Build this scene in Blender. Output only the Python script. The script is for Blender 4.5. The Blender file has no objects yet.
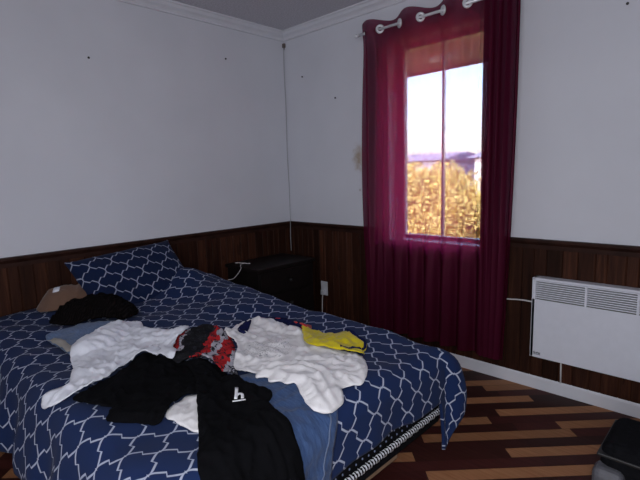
import bpy, bmesh, math, random
import numpy as np
from mathutils import Vector, Matrix, noise
from mathutils.geometry import delaunay_2d_cdt
from mathutils.bvhtree import BVHTree

random.seed(7); rng = np.random.default_rng(7)
scene = bpy.context.scene
COL = scene.collection

# ------------------------------------------------------------------ helpers
def link(o, parent=None):
    COL.objects.link(o)
    if parent is not None: o.parent = parent
    return o

def tag(o, label=None, cat=None, group=None, kind=None):
    if label: o['label'] = label
    if cat: o['category'] = cat
    if group: o['group'] = group
    if kind: o['kind'] = kind
    return o

def empty(name, loc=(0, 0, 0), rz=0.0):
    o = bpy.data.objects.new(name, None); o.empty_display_size = .1
    o.location = loc; o.rotation_euler = (0, 0, rz)
    return link(o)

def mesh_obj(name, verts, faces, mat=None, parent=None, uv=None, smooth=False):
    me = bpy.data.meshes.new(name)
    me.from_pydata([tuple(map(float, v)) for v in verts], [], [tuple(map(int, f)) for f in faces])
    if uv is not None:
        l = me.uv_layers.new(name='uv')
        idx = np.empty(len(me.loops), dtype=np.int32); me.loops.foreach_get('vertex_index', idx)
        l.data.foreach_set('uv', np.asarray(uv, dtype=np.float32)[idx].ravel())
    if smooth: me.polygons.foreach_set('use_smooth', [True] * len(me.polygons))
    for m in (mat if isinstance(mat, (list, tuple)) else [mat]):
        if m: me.materials.append(m)
    me.update()
    return link(bpy.data.objects.new(name, me), parent)

class MB:
    """collects shapes into one bmesh"""
    def __init__(self): self.bm = bmesh.new()
    def box(self, x0, x1, y0, y1, z0, z1, mi=0, bevel=0.0, seg=2):
        b = bmesh.new()
        r = bmesh.ops.create_cube(b, size=1.0)
        for v in b.verts:
            v.co = Vector(((x0 + x1) / 2 + v.co.x * (x1 - x0), (y0 + y1) / 2 + v.co.y * (y1 - y0), (z0 + z1) / 2 + v.co.z * (z1 - z0)))
        if bevel: bmesh.ops.bevel(b, geom=list(b.edges), offset=bevel, segments=seg, affect='EDGES', profile=.5)
        for f in b.faces: f.material_index = mi
        self._merge(b); return self
    def cyl(self, p0, p1, r0, r1=None, n=16, mi=0):
        p0, p1 = Vector(p0), Vector(p1); d = p1 - p0
        b = bmesh.new()
        bmesh.ops.create_cone(b, cap_ends=True, segments=n, radius1=r0, radius2=r0 if r1 is None else r1, depth=d.length)
        M = Matrix.Translation((p0 + p1) / 2) @ d.to_track_quat('Z', 'Y').to_matrix().to_4x4()
        b.transform(M)
        for f in b.faces: f.material_index = mi; f.smooth = len(f.verts) == 4
        self._merge(b); return self
    def sphere(self, c, r, n=12, mi=0, scale=(1, 1, 1)):
        b = bmesh.new(); bmesh.ops.create_uvsphere(b, u_segments=n, v_segments=max(6, n // 2), radius=r)
        for v in b.verts: v.co = Vector(c) + Vector((v.co.x * scale[0], v.co.y * scale[1], v.co.z * scale[2]))
        for f in b.faces: f.smooth = True; f.material_index = mi
        self._merge(b); return self
    def torus(self, c, axis, R, r, n=24, m=8, mi=0):
        q = Vector(axis).to_track_quat('Z', 'Y'); b = bmesh.new(); vs = []
        for i in range(n):
            a = 2 * math.pi * i / n
            row = []
            for j in range(m):
                t = 2 * math.pi * j / m
                p = Vector(((R + r * math.cos(t)) * math.cos(a), (R + r * math.cos(t)) * math.sin(a), r * math.sin(t)))
                row.append(b.verts.new(q @ p + Vector(c)))
            vs.append(row)
        for i in range(n):
            for j in range(m):
                f = b.faces.new((vs[i][j], vs[(i + 1) % n][j], vs[(i + 1) % n][(j + 1) % m], vs[i][(j + 1) % m])); f.smooth = True; f.material_index = mi
        self._merge(b); return self
    def tube(self, pts, r, n=8, mi=0):
        pts = [Vector(p) for p in pts]; b = bmesh.new(); rows = []
        up = Vector((.31, .2, .93)).normalized()
        for i, p in enumerate(pts):
            t = (pts[min(i + 1, len(pts) - 1)] - pts[max(i - 1, 0)]).normalized()
            a = t.cross(up)
            if a.length < .05: a = t.cross(Vector((1, 0, 0)))
            a.normalize(); c = t.cross(a)
            rows.append([b.verts.new(p + (a * math.cos(2 * math.pi * k / n) + c * math.sin(2 * math.pi * k / n)) * r) for k in range(n)])
        for i in range(len(rows) - 1):
            for k in range(n):
                f = b.faces.new((rows[i][k], rows[i][(k + 1) % n], rows[i + 1][(k + 1) % n], rows[i + 1][k])); f.smooth = True; f.material_index = mi
        b.faces.new(rows[0]); b.faces.new(rows[-1])
        self._merge(b); return self
    def prism(self, poly, axis, a0, a1, mi=0):
        """poly in the two other axes (in xyz order), extruded along axis from a0 to a1"""
        def mk(p, a):
            if axis == 'x': return (a, p[0], p[1])
            if axis == 'y': return (p[0], a, p[1])
            return (p[0], p[1], a)
        b = bmesh.new()
        A = [b.verts.new(mk(p, a0)) for p in poly]; B = [b.verts.new(mk(p, a1)) for p in poly]
        n = len(poly)
        b.faces.new(A); b.faces.new(B)
        for i in range(n): b.faces.new((A[i], A[(i + 1) % n], B[(i + 1) % n], B[i]))
        for f in b.faces: f.material_index = mi
        self._merge(b); return self
    def quad(self, *ps, mi=0):
        f = self.bm.faces.new([self.bm.verts.new(p) for p in ps]); f.material_index = mi; return self
    def _merge(self, b):
        me = bpy.data.meshes.new('tmp'); b.to_mesh(me); b.free(); self.bm.from_mesh(me); bpy.data.meshes.remove(me)
    def build(self, name, mat, parent=None):
        bmesh.ops.recalc_face_normals(self.bm, faces=self.bm.faces)
        me = bpy.data.meshes.new(name); self.bm.to_mesh(me); self.bm.free()
        for m in (mat if isinstance(mat, (list, tuple)) else [mat]): me.materials.append(m)
        return link(bpy.data.objects.new(name, me), parent)

def spline(pts, n=8):
    """Catmull-Rom through pts"""
    P = [Vector(p) for p in pts]; out = []
    for i in range(len(P) - 1):
        a, b, c, d = P[max(i - 1, 0)], P[i], P[i + 1], P[min(i + 2, len(P) - 1)]
        for k in range(n):
            t = k / n
            out.append(.5 * ((2 * b) + (c - a) * t + (2 * a - 5 * b + 4 * c - d) * t * t + (3 * b - a - 3 * c + d) * t ** 3))
    return out + [P[-1]]

# ------------------------------------------------------------------ materials
class NT:
    def __init__(self, name):
        self.m = bpy.data.materials.new(name); self.m.use_nodes = True
        self.t = self.m.node_tree; self.n = self.t.nodes; self.l = self.t.links
        self.b = self.n['Principled BSDF']; self.out = self.n['Material Output']
    def new(self, typ, **kw):
        nd = self.n.new(typ)
        for k, v in kw.items(): setattr(nd, k, v)
        return nd
    def math(self, op, a, b=None, c=None, clamp=False):
        nd = self.new('ShaderNodeMath', operation=op, use_clamp=clamp)
        for i, v in enumerate((a, b, c)):
            if v is None: continue
            if isinstance(v, (int, float)): nd.inputs[i].default_value = v
            else: self.l.new(v, nd.inputs[i])
        return nd.outputs[0]
    def ramp(self, fac, stops, interp='LINEAR'):
        nd = self.new('ShaderNodeValToRGB'); cr = nd.color_ramp; cr.interpolation = interp
        while len(cr.elements) < len(stops): cr.elements.new(.5)
        for e, (p, c) in zip(cr.elements, stops): e.position = p; e.color = (*c, 1)
        self.l.new(fac, nd.inputs[0]); return nd.outputs[0]
    def mix(self, fac, a, b, blend='MIX'):
        nd = self.new('ShaderNodeMix', data_type='RGBA', blend_type=blend)
        for s, v in ((0, fac), (6, a), (7, b)):
            if isinstance(v, (int, float)): nd.inputs[s].default_value = v
            elif isinstance(v, tuple): nd.inputs[s].default_value = (*v, 1)
            else: self.l.new(v, nd.inputs[s])
        return nd.outputs[2]
    def coord(self, which='Object', scale=(1, 1, 1), rot=(0, 0, 0), loc=(0, 0, 0)):
        tc = self.new('ShaderNodeTexCoord'); mp = self.new('ShaderNodeMapping')
        mp.inputs['Scale'].default_value = scale; mp.inputs['Rotation'].default_value = rot; mp.inputs['Location'].default_value = loc
        self.l.new(tc.outputs[which], mp.inputs[0]); return mp.outputs[0]
    def noise(self, vec, scale, detail=3, rough=.5, dist=0):
        nd = self.new('ShaderNodeTexNoise'); nd.inputs['Scale'].default_value = scale; nd.inputs['Detail'].default_value = detail
        nd.inputs['Roughness'].default_value = rough; nd.inputs['Distortion'].default_value = dist
        self.l.new(vec, nd.inputs['Vector']); return nd.outputs['Fac']
    def bump(self, h, strength=.2, dist=.01):
        nd = self.new('ShaderNodeBump'); nd.inputs['Strength'].default_value = strength; nd.inputs['Distance'].default_value = dist
        self.l.new(h, nd.inputs['Height']); self.l.new(nd.outputs[0], self.b.inputs['Normal'])
    def base(self, v):
        if isinstance(v, tuple): self.b.inputs['Base Color'].default_value = (*v, 1)
        else: self.l.new(v, self.b.inputs['Base Color'])
    def set(self, rough=.6, spec=.5, metal=0, sheen=0):
        self.b.inputs['Roughness'].default_value = rough; self.b.inputs['Specular IOR Level'].default_value = spec
        self.b.inputs['Metallic'].default_value = metal; self.b.inputs['Sheen Weight'].default_value = sheen
        return self.m

def plain(name, c, rough=.5, spec=.5, metal=0, var=.06, scale=30, bump=0):
    t = NT(name); n = t.noise(t.coord(), scale)
    t.base(t.ramp(n, [(.3, tuple(x * (1 - var) for x in c)), (.7, tuple(min(1, x * (1 + var)) for x in c))]))
    if bump: t.bump(n, bump, .004)
    return t.set(rough, spec, metal)

def cloth(name, c, c2=None, scale=260, bump=.25, rough=.9, sheen=.15, spec=.2):
    t = NT(name); v = t.coord('UV'); n = t.noise(v, scale, 2); big = t.noise(v, 9, 3)
    c2 = c2 or tuple(x * .82 for x in c)
    a = t.mix(n, c2, c)
    t.base(t.mix(t.math('MULTIPLY', big, .25), a, tuple(min(1, x * 1.15) for x in c)))
    t.bump(n, bump, .0015)
    return t.set(rough, spec, 0, sheen)

def wall_paint(name, spots=()):
    t = NT(name); v = t.coord('Object'); n = t.noise(v, 2.2, 4); f = t.noise(v, 240, 2)
    col = t.ramp(n, [(.25, (.60, .605, .66)), (.75, (.655, .66, .715))])
    for (c, r, sc, dark) in spots:
        sub = t.new('ShaderNodeVectorMath', operation='SUBTRACT'); t.l.new(v, sub.inputs[0]); sub.inputs[1].default_value = c
        ln = t.new('ShaderNodeVectorMath', operation='LENGTH'); mul = t.new('ShaderNodeVectorMath', operation='MULTIPLY')
        t.l.new(sub.outputs[0], mul.inputs[0]); mul.inputs[1].default_value = sc
        t.l.new(mul.outputs[0], ln.inputs[0])
        nn = t.noise(v, 26, 3); d = t.math('ADD', ln.outputs['Value'], t.math('MULTIPLY', nn, r * 1.1))
        k = t.math('SUBTRACT', 1.0, t.math('SMOOTH_MIN', t.math('DIVIDE', d, r * 1.35), 1.0, .2), clamp=True)
        k = t.math('MULTIPLY', k, 2.2, clamp=True)
        col = t.mix(k, col, dark)
    t.base(col); t.bump(f, .12, .002)
    return t.set(.75, .3)

def panel_wood():
    t = NT('dark_panel_wood'); v = t.coord('Object', (22, 22, 1.4)); n = t.noise(v, 2.0, 6, .65, .6)
    k = t.noise(t.coord('Object', (7, 7, 2.2)), 3, 2)
    g = t.new('ShaderNodeNewGeometry')
    c = t.ramp(n, [(.25, (.014, .0050, .0032)), (.52, (.036, .0125, .0070)), (.8, (.082, .031, .0155))])
    tone = t.math('ADD', .5, t.math('MULTIPLY', g.outputs['Random Per Island'], .9))
    hs = t.new('ShaderNodeHueSaturation'); t.l.new(c, hs.inputs['Color']); t.l.new(tone, hs.inputs['Value'])
    c2 = t.mix(t.math('MULTIPLY', t.math('GREATER_THAN', k, .70), .55), hs.outputs[0], (.012, .006, .004))
    t.base(c2); t.bump(n, .15, .003); return t.set(.6, .10)

def plank(name, a, b):
    t = NT(name); v = t.coord('Object', (1.2, 16, 1), rot=(0, 0, -math.pi / 4)); n = t.noise(v, 5, 5, .6, .4)
    g = t.new('ShaderNodeNewGeometry'); hs = t.new('ShaderNodeHueSaturation')
    t.l.new(t.ramp(n, [(.3, a), (.72, b)]), hs.inputs['Color'])
    t.l.new(t.math('ADD', .8, t.math('MULTIPLY', g.outputs['Random Per Island'], .4)), hs.inputs['Value'])
    t.base(hs.outputs[0]); return t.set(.5, .16)

def trellis(name, P=.130, navy=(.0095, .021, .074), line=(.36, .39, .50), off=(0, 0)):
    t = NT(name); tc = t.new('ShaderNodeTexCoord'); sx = t.new('ShaderNodeSeparateXYZ'); t.l.new(tc.outputs['UV'], sx.inputs[0])
    k = 2 * math.pi / P
    x = t.math('MULTIPLY_ADD', sx.outputs[0], k, off[0]); y = t.math('MULTIPLY_ADD', sx.outputs[1], k, off[1])
    cx, cy, s_x, s_y = t.math('COSINE', x), t.math('COSINE', y), t.math('SINE', x), t.math('SINE', y)
    diff = t.math('SUBTRACT', cx, cy)
    step = t.math('MAXIMUM', t.math('MINIMUM', t.math('MULTIPLY', diff, 5.0), 1.0), -1.0)
    amp = t.math('SQRT', t.math('ABSOLUTE', t.math('MULTIPLY', s_x, s_y)))
    f = t.math('SUBTRACT', t.math('ADD', cx, cy), t.math('MULTIPLY', t.math('MULTIPLY', step, amp), .50))
    grad = t.math('SQRT', t.math('ADD', t.math('ADD', t.math('MULTIPLY', s_x, s_x), t.math('MULTIPLY', s_y, s_y)), .12))
    d = t.math('DIVIDE', t.math('ABSOLUTE', f), grad)
    lm = t.math('SUBTRACT', 1.0, t.math('MULTIPLY', t.math('SUBTRACT', d, .112), 12.0, clamp=True), clamp=True)
    n = t.noise(tc.outputs['UV'], 300, 2); big = t.noise(tc.outputs['UV'], 5, 3)
    nav = t.mix(big, tuple(c * .8 for c in navy), tuple(c * 1.2 for c in navy))
    t.base(t.mix(lm, nav, line)); t.bump(n, .2, .0015); return t.set(.9, .12, 0, .03)

M = {}
M['wall'] = wall_paint('wall_paint')
M['wall_window'] = wall_paint('wall_paint_window_side', [((.765, 0, 1.37), .078, (1, 1, .6), (.40, .33, .27)), ((.772, 0, 1.133), .016, (1, 1, 1), (.36, .33, .32))])
def ceil_mat():
    t = NT('ceiling_stipple'); n = t.noise(t.coord(), 90, 3); t.base(t.ramp(n, [(.3, (.46, .45, .49)), (.7, (.62, .61, .66))])); t.bump(n, .6, .006); return t.set(.9, .2)
M['ceiling'] = ceil_mat()
M['white_trim'] = plain('white_trim', (.64, .64, .69), .45, .4, var=.03, scale=8)
M['panel'] = panel_wood()
M['rail'] = plain('dark_rail_wood', (.026, .0100, .007), .6, .12, var=.35, scale=14)
M['plank_light'] = plank('light_plank', (.245, .104, .046), (.345, .165, .080))
M['plank_dark'] = plank('dark_plank', (.024, .0065, .005), (.044, .0125, .009))
M['plank_red'] = plank('red_brown_plank', (.040, .0095, .008), (.062, .016, .013))
M['trellis'] = trellis('navy_trellis_fabric')
M['trellis_pillow_dim'] = trellis('navy_trellis_pillow_dim', P=.130, navy=(.0065, .013, .045), line=(.28, .30, .39))  # comforter fabric again, darkened to carry the weaker light at the bed head
M['lining'] = cloth('grey_blue_lining', (.16, .19, .30))
M['black_fabric'] = plain('black_fabric', (.006, .006, .0075), .95, .07, var=.3, scale=60)
M['oak'] = plain('tan_board_wood', (.23, .15, .095), .6, .3, var=.2, scale=12)
M['black_metal'] = plain('black_metal', (.012, .012, .013), .5, .5)
M['nightstand'] = plain('black_brown_wood', (.009, .0065, .0065), .5, .2, var=.3, scale=20)
M['heater'] = plain('heater_white', (.66, .67, .74), .4, .4, var=.02)
M['heater_dark'] = plain('heater_inside', (.17, .17, .15), .7, .3)
M['ink'] = plain('dark_ink', (.03, .03, .045), .5)
M['cord_white'] = plain('white_cord', (.62, .60, .60), .5)
M['cord_grey'] = plain('grey_cord', (.33, .33, .35), .5)
M['plastic_white'] = plain('white_plastic', (.62, .63, .68), .35)
M['metal_grey'] = plain('brushed_nickel', (.75, .75, .78), .35, .5, .3)
M['brown_metal'] = plain('brown_bracket', (.13, .10, .09), .6)
M['nail'] = plain('dark_nail', (.04, .035, .035), .5, .5, .5)
M['white_cloth'] = cloth('white_cotton', (.72, .73, .80))
M['cream_cloth'] = cloth('white_jersey', (.74, .72, .73))
M['black_cloth'] = cloth('black_cotton', (.0036, .0036, .0046), (.0022, .0022, .0028), rough=1.0, sheen=0, spec=.06)
M['yellow'] = cloth('yellow_cloth', (.62, .50, .012), (.45, .35, .008))
M['red_cloth'] = cloth('red_cloth', (.48, .02, .025))
M['navy_cloth'] = cloth('navy_cloth', (.010, .013, .060), sheen=0, spec=.06)
M['brown_cloth'] = cloth('brown_cloth', (.15, .085, .058))
M['cream'] = cloth('cream_lining', (.34, .31, .27))
M['stitch'] = cloth('pale_stitching', (.11, .15, .25))
M['logo_white'] = cloth('white_print', (.80, .80, .84))
def denim(name, a, b, fade):
    t = NT(name); n = t.noise(t.coord('UV', (1, 5, 1), rot=(0, 0, .7)), 26, 5, .8); big = t.noise(t.coord('UV'), 7, 2)
    n = t.math('MULTIPLY_ADD', n, 2.6, -.8, clamp=True); t.base(t.mix(t.math('MULTIPLY', big, .3), t.mix(n, a, b), fade)); t.bump(n, .25, .0015); return t.set(.9, .2, 0, .1)
M['denim'] = denim('blue_denim', (.010, .026, .085), (.060, .108, .23), (.045, .085, .20))
M['denim_faded'] = denim('faded_denim', (.05, .085, .17), (.12, .18, .32), (.17, .21, .29))
def knit():
    t = NT('black_knit'); v = t.coord('UV', (1, 1, 1), rot=(0, 0, .5)); w = t.new('ShaderNodeTexWave'); w.inputs['Scale'].default_value = 30; w.inputs['Distortion'].default_value = 9; w.inputs['Detail'].default_value = 2
    t.l.new(v, w.inputs['Vector']); t.base(t.ramp(w.outputs['Fac'], [(.2, (.0025, .002, .0022)), (.9, (.008, .0062, .0062))])); t.bump(w.outputs['Fac'], .6, .004); return t.set(1.0, .04, 0, 0)
M['knit'] = knit()
def red_pattern(c0, c1):
    """bands running across the garment, c = position along the image-right diagonal of the bed"""
    t = NT('red_and_grey_print'); tc = t.new('ShaderNodeTexCoord'); s = t.new('ShaderNodeSeparateXYZ'); t.l.new(tc.outputs['UV'], s.inputs[0])
    c = t.math('MULTIPLY', t.math('SUBTRACT', s.outputs[0], s.outputs[1]), .7071)
    n = t.noise(tc.outputs['UV'], 14, 3, .5, .6); m = t.noise(tc.outputs['UV'], 42, 4, .6, 1.5)
    p = t.math('ADD', t.math('DIVIDE', t.math('SUBTRACT', c, c0), c1 - c0), t.math('MULTIPLY', t.math('SUBTRACT', n, .5), .30))
    red = (.36, .018, .022); char = (.010, .010, .012); gr = (.36, .35, .40)
    col = t.ramp(p, [(0, red), (.10, gr), (.17, char), (.48, red), (.60, gr), (.75, red), (.93, gr)], 'CONSTANT')
    col = t.mix(t.math('GREATER_THAN', m, .56), col, (.02, .02, .026)); t.base(col); return t.set(.95, .08)
def tee_print(M0, cs, ct, rs):
    """white jersey with faint grey line print"""
    t = NT('white_jersey_print'); tc = t.new('ShaderNodeTexCoord'); n = t.noise(tc.outputs['UV'], 260, 2); big = t.noise(tc.outputs['UV'], 9, 3)
    base = t.mix(big, (.66, .64, .66), (.76, .74, .75))
    sub = t.new('ShaderNodeVectorMath', operation='SUBTRACT'); t.l.new(tc.outputs['UV'], sub.inputs[0]); sub.inputs[1].default_value = (cs, ct, 0)
    ln = t.new('ShaderNodeVectorMath', operation='LENGTH'); t.l.new(sub.outputs[0], ln.inputs[0])
    inside = t.math('LESS_THAN', ln.outputs['Value'], rs)
    m = t.noise(tc.outputs['UV'], 30, 2, .5, 2.5); lines = t.math('LESS_THAN', t.math('ABSOLUTE', t.math('SUBTRACT', m, .5)), .018)
    t.base(t.mix(t.math('MULTIPLY', t.math('MULTIPLY', inside, lines), .85), base, (.22, .22, .25))); t.bump(n, .25, .0015); return t.set(.9, .2, 0, .15)

def sheer():
    t = NT('sheer_maroon_curtain'); v = t.coord('UV')
    w1 = t.noise(t.coord('UV', (1, 60, 1)), 40, 2); w2 = t.noise(t.coord('UV', (60, 1, 1)), 40, 2)
    weave = t.math('MULTIPLY', t.math('ADD', w1, w2), .5)
    dif = t.new('ShaderNodeBsdfDiffuse'); dif.inputs['Color'].default_value = (.070, .0055, .022, 1)
    trl = t.new('ShaderNodeBsdfTranslucent'); trl.inputs['Color'].default_value = (.31, .010, .056, 1)
    gl = t.new('ShaderNodeBsdfGlossy'); gl.inputs['Color'].default_value = (.35, .10, .16, 1); gl.inputs['Roughness'].default_value = .45
    tr = t.new('ShaderNodeBsdfTransparent'); tr.inputs['Color'].default_value = (.93, .79, .91, 1)
    def mx(f, a, b):
        nd = t.new('ShaderNodeMixShader')
        if isinstance(f, float): nd.inputs[0].default_value = f
        else: t.l.new(f, nd.inputs[0])
        t.l.new(a, nd.inputs[1]); t.l.new(b, nd.inputs[2]); return nd.outputs[0]
    a = mx(.40, dif.outputs[0], trl.outputs[0]); a = mx(.06, a, gl.outputs[0])
    hole = t.math('MULTIPLY_ADD', weave, .16, SHEER_OPEN - .08)
    a = mx(hole, a, tr.outputs[0])
    t.l.new(a, t.out.inputs['Surface']); t.n.remove(t.b); return t.m
SHEER_OPEN = .155
M['curtain'] = sheer()
def glass():
    t = NT('window_glass'); tr = t.new('ShaderNodeBsdfTransparent'); tr.inputs['Color'].default_value = (.95, .97, .97, 1)
    gl = t.new('ShaderNodeBsdfGlossy'); gl.inputs['Roughness'].default_value = .02
    fr = t.new('ShaderNodeFresnel'); fr.inputs['IOR'].default_value = 1.45; mx = t.new('ShaderNodeMixShader')
    t.l.new(fr.outputs[0], mx.inputs[0]); t.l.new(tr.outputs[0], mx.inputs[1]); t.l.new(gl.outputs[0], mx.inputs[2]); t.l.new(mx.outputs[0], t.out.inputs['Surface']); t.n.remove(t.b); return t.m
M['glass'] = glass()
M['soffit'] = plain('soffit_boards', (.42, .27, .27), .7, .3)
M['siding'] = plain('pale_siding', (.55, .60, .76), .7, .3)
M['roof'] = plain('hazed_grey_roof', (.34, .36, .46), .8, .2)  # distance haze is mixed into this pale roof colour
M['white_siding'] = plain('white_siding', (.75, .76, .82), .7, .3)
M['grass'] = plain('dry_grass', (.20, .17, .05), .95, .1, var=.4, scale=3)
M['bark'] = plain('bark', (.08, .055, .035), .9, .1, var=.4)
def leaf(name, a, b):
    t = NT(name); g = t.new('ShaderNodeNewGeometry'); t.base(t.ramp(g.outputs['Random Per Island'], [(0, a), (1, b)])); return t.set(.8, .2)
M['leaf_yellow'] = leaf('yellow_leaves', (.56, .48, .15), (.88, .78, .30))
M['leaf_tan'] = leaf('tan_leaves', (.40, .30, .16), (.72, .58, .32))

# ------------------------------------------------------------------ the room
X1, Y1, HC = 3.75, -3.95, 2.40            # far room limits (behind the camera)
WX0, WX1, WZ0, WZ1, WT = 1.03, 1.72, .79, 2.10, .20   # window opening, wall thickness
HW = .866

# floor of diagonal planks
def build_floor():
    r = math.sqrt(.5); pitch = .0675; L = .725
    known = {-3: [(.6, 2.2)], -2: [(1.15, 1.9)], 0: [(.64, 1.36)], 2: [(1.117, 1.85)], 3: [(.33, 1.05)], 4: [(1.364, 2.09)], 5: [(.675, 1.40)],
             7: [(1.027, 1.75)], 9: [(.63, 1.35)], 11: [(1.05, 1.78), (-.4, .2)], 1: [], -1: [], -4: [], 6: [], 8: [], 10: [(1.36, 2.0)], -5: [], -6: [(.5, 1.3)]}
    V, F, MI = [], [], []
    rd = random.Random(3)
    def clip(poly):
        for (ax, lim, sg) in ((0, 0, 1), (0, X1, -1), (1, Y1, 1), (1, 0, -1)):
            out = []
            for i in range(len(poly)):
                p, q = poly[i], poly[(i + 1) % len(poly)]
                a, b = sg * (p[ax] - lim), sg * (q[ax] - lim)
                if a >= 0: out.append(p)
                if (a >= 0) != (b >= 0):
                    k = a / (a - b); out.append((p[0] + (q[0] - p[0]) * k, p[1] + (q[1] - p[1]) * k))
            poly = out
            if len(poly) < 3: return []
        return poly
    def add(u0, u1, w0, w1, mi):
        g = .0008
        poly = clip([((u + w) * r, (u - w) * r) for u, w in ((u0 + g, w0 + g), (u1 - g, w0 + g), (u1 - g, w1 - g), (u0 + g, w1 - g))])
        if len(poly) < 3: return
        n = len(V); V.extend((x, y, 0) for x, y in poly); F.append(tuple(range(n, n + len(poly)))); MI.append(mi)
    for k in range(-24, 60):
        w0 = 1.545 + pitch * k; w1 = w0 + pitch
        cuts = []
        if k in known:
            lights = sorted(known[k])
        else:
            lights = []
        lo = -3.2; hi = 3.2
        if k not in known or not (lights):
            lo2 = lo
        # fill beyond the known stretch with the same alternation
        spans = []
        if lights or k in known:
            a = min([l[0] for l in lights], default=.3); b = max([l[1] for l in lights], default=1.9)
            u = .2 if not lights else a
            prev = a if lights else .2
            uu = lo + rd.random() * .7
            x = uu
            base = []
            while x < prev - .45:
                if k % 2: base.append((x, x + L))
                x += L * (1.25 + rd.random() * .3)
            spans = [s for s in base if s[1] < prev - .1] + lights
        else:
            x = lo + rd.random() * 1.2
            while x < hi:
                if k % 2 or rd.random() < .18: spans.append((x, x + L))
                x += L * (1.2 + rd.random() * .5)
        spans = sorted(spans); u = lo
        for a, b in spans + [(hi, hi)]:
            # dark stretch u..a cut in boards
            while u < a - .001:
                e = a if a - u < L * 1.2 else u + L
                add(u, e, w0, w1, 1 if rd.random() < .6 else 2); u = e
            if b > a: add(a, b, w0, w1, 0); u = b
    n = len(V); V.extend([(0, 0, -.004), (X1, 0, -.004), (X1, Y1, -.004), (0, Y1, -.004)]); F.append((n, n + 1, n + 2, n + 3)); MI.append(1)
    o = mesh_obj('floor', V, F, [M['plank_light'], M['plank_dark'], M['plank_red']])
    o.data.polygons.foreach_set('material_index', MI)
    bm = bmesh.new(); bm.from_mesh(o.data); 
    for f in bm.faces:
        if f.normal.z < 0: f.normal_flip()
    bm.to_mesh(o.data); bm.free()
    return tag(o, kind='structure')
build_floor()

tag(MB().box(-.2, X1 + .2, Y1 - .2, .2, HC, HC + .12).build('ceiling', M['ceiling']), kind='structure')
tag(MB().box(-.2, 0, Y1 - .2, .2, -.1, HC).build('wall_left', M['wall']), kind='structure')
tag(MB().box(X1, X1 + .2, Y1 - .2, .2, -.1, HC).build('wall_right', M['wall']), kind='structure')
tag(MB().box(0, X1, Y1 - .2, Y1, -.1, HC).build('wall_front', M['wall']), kind='structure')
wb = MB()
wb.box(0, WX0, 0, WT, -.1, HC); wb.box(WX1, X1, 0, WT, -.1, HC); wb.box(WX0, WX1, 0, WT, -.1, WZ0); wb.box(WX0, WX1, 0, WT, WZ1, HC)
tag(wb.build('wall_back', M['wall_window']), kind='structure')

# wainscot of dark v-groove boards, chair rail, baseboards, crown moulding
def boards(name, a0, a1, on, z0, z1, seed):
    rd = random.Random(seed); m = MB(); a = a0
    while a < a1 - .01:
        w = min(rd.choice([.052, .062, .066, .072, .082]), a1 - a)
        if on == 'left': m.box(.0, .016, -(a + w), -a, z0, z1, bevel=.004, seg=1)
        else: m.box(a, a + w, -.016, .0, z0, z1, bevel=.004, seg=1)
        a += w
    return tag(m.build(name, M['panel']), kind='structure')
boards('trim_1', .016, -Y1, 'left', .07, .815, 1)
wn = boards('trim_2', .0, WX0 - .01, 'back', .07, .815, 2)
boards('trim_3', WX0 - .01, WX1 + .01, 'back', .07, WZ0 - .03, 5)
boards('trim_4', WX1 + .01, X1, 'back', .07, .815, 3)
def rail_prof(s): return [(0, .812), (s * .020, .812), (s * .020, .835), (s * .028, .845), (s * .034, .852), (s * .034, HW), (0, HW)]
tag(MB().prism(rail_prof(1), 'y', Y1, 0).build('trim_5', M['rail']), kind='structure')
tag(MB().prism(rail_prof(-1), 'x', .0, WX0 - .012).build('trim_6', M['rail']), kind='structure')
tag(MB().prism(rail_prof(-1), 'x', WX1 + .012, X1).build('trim_7', M['rail']), kind='structure')
def base_prof(s): return [(0, 0), (s * .022, 0), (s * .022, .062), (s * .016, .074), (0, .0755)]
tag(MB().prism(base_prof(-1), 'x', 0, X1).build('baseboard_back', M['white_trim']), kind='structure')
tag(MB().prism(base_prof(1), 'y', Y1, 0).build('baseboard_left', M['white_trim']), kind='structure')
def crown_prof(s): return [(0, HC), (s * .060, HC), (s * .060, HC - .010), (s * .050, HC - .014), (s * .040, HC - .030), (s * .024, HC - .040), (s * .018, HC - .046), (s * .012, HC - .056), (s * .012, HC - .064), (0, HC - .066)]
tag(MB().prism(crown_prof(-1), 'x', 0, X1).build('trim_8', M['white_trim']), kind='structure')
tag(MB().prism(crown_prof(1), 'y', Y1, 0).build('trim_9', M['white_trim']), kind='structure')

# window: sliding sash with a centre mullion, deep white reveal
win = tag(empty('window_1', (WX0, 0, WZ0)), kind='structure')
def wchild(m, name, mat):
    o = m.build(name, mat); o.parent = win; o.matrix_parent_inverse = Matrix.Translation((-WX0, 0, -WZ0)); return o
fy0, fy1 = .12, .17
f = MB(); fw = .045
f.box(WX0, WX0 + fw, fy0, fy1, WZ0, WZ1, bevel=.004); f.box(WX1 - fw, WX1, fy0, fy1, WZ0, WZ1, bevel=.004)
f.box(WX0 + fw, WX1 - fw, fy0, fy1, WZ0, WZ0 + .025, bevel=.004); f.box(WX0 + fw, WX1 - fw, fy0, fy1, WZ1 - .03, WZ1, bevel=.004)
wchild(f, 'window_frame', M['plastic_white'])
xm = 1.368
wchild(MB().box(xm - .0035, xm + .0035, fy0 + .005, fy1 - .005, WZ0 + .025, WZ1 - .03, bevel=.003), 'mullion', M['plastic_white'])
for a, b in ((WX0 + fw, xm - .007), (xm + .007, WX1 - fw)):
    wchild(MB().box(a, b, .143, .147, WZ0 + .025, WZ1 - .03), 'pane', M['glass'])
wchild(MB().box(WX0 - .0, WX1 + .0, -.012, fy0, WZ0 - .018, WZ0 + .004, bevel=.003), 'window_sill', M['white_trim'])

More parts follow.
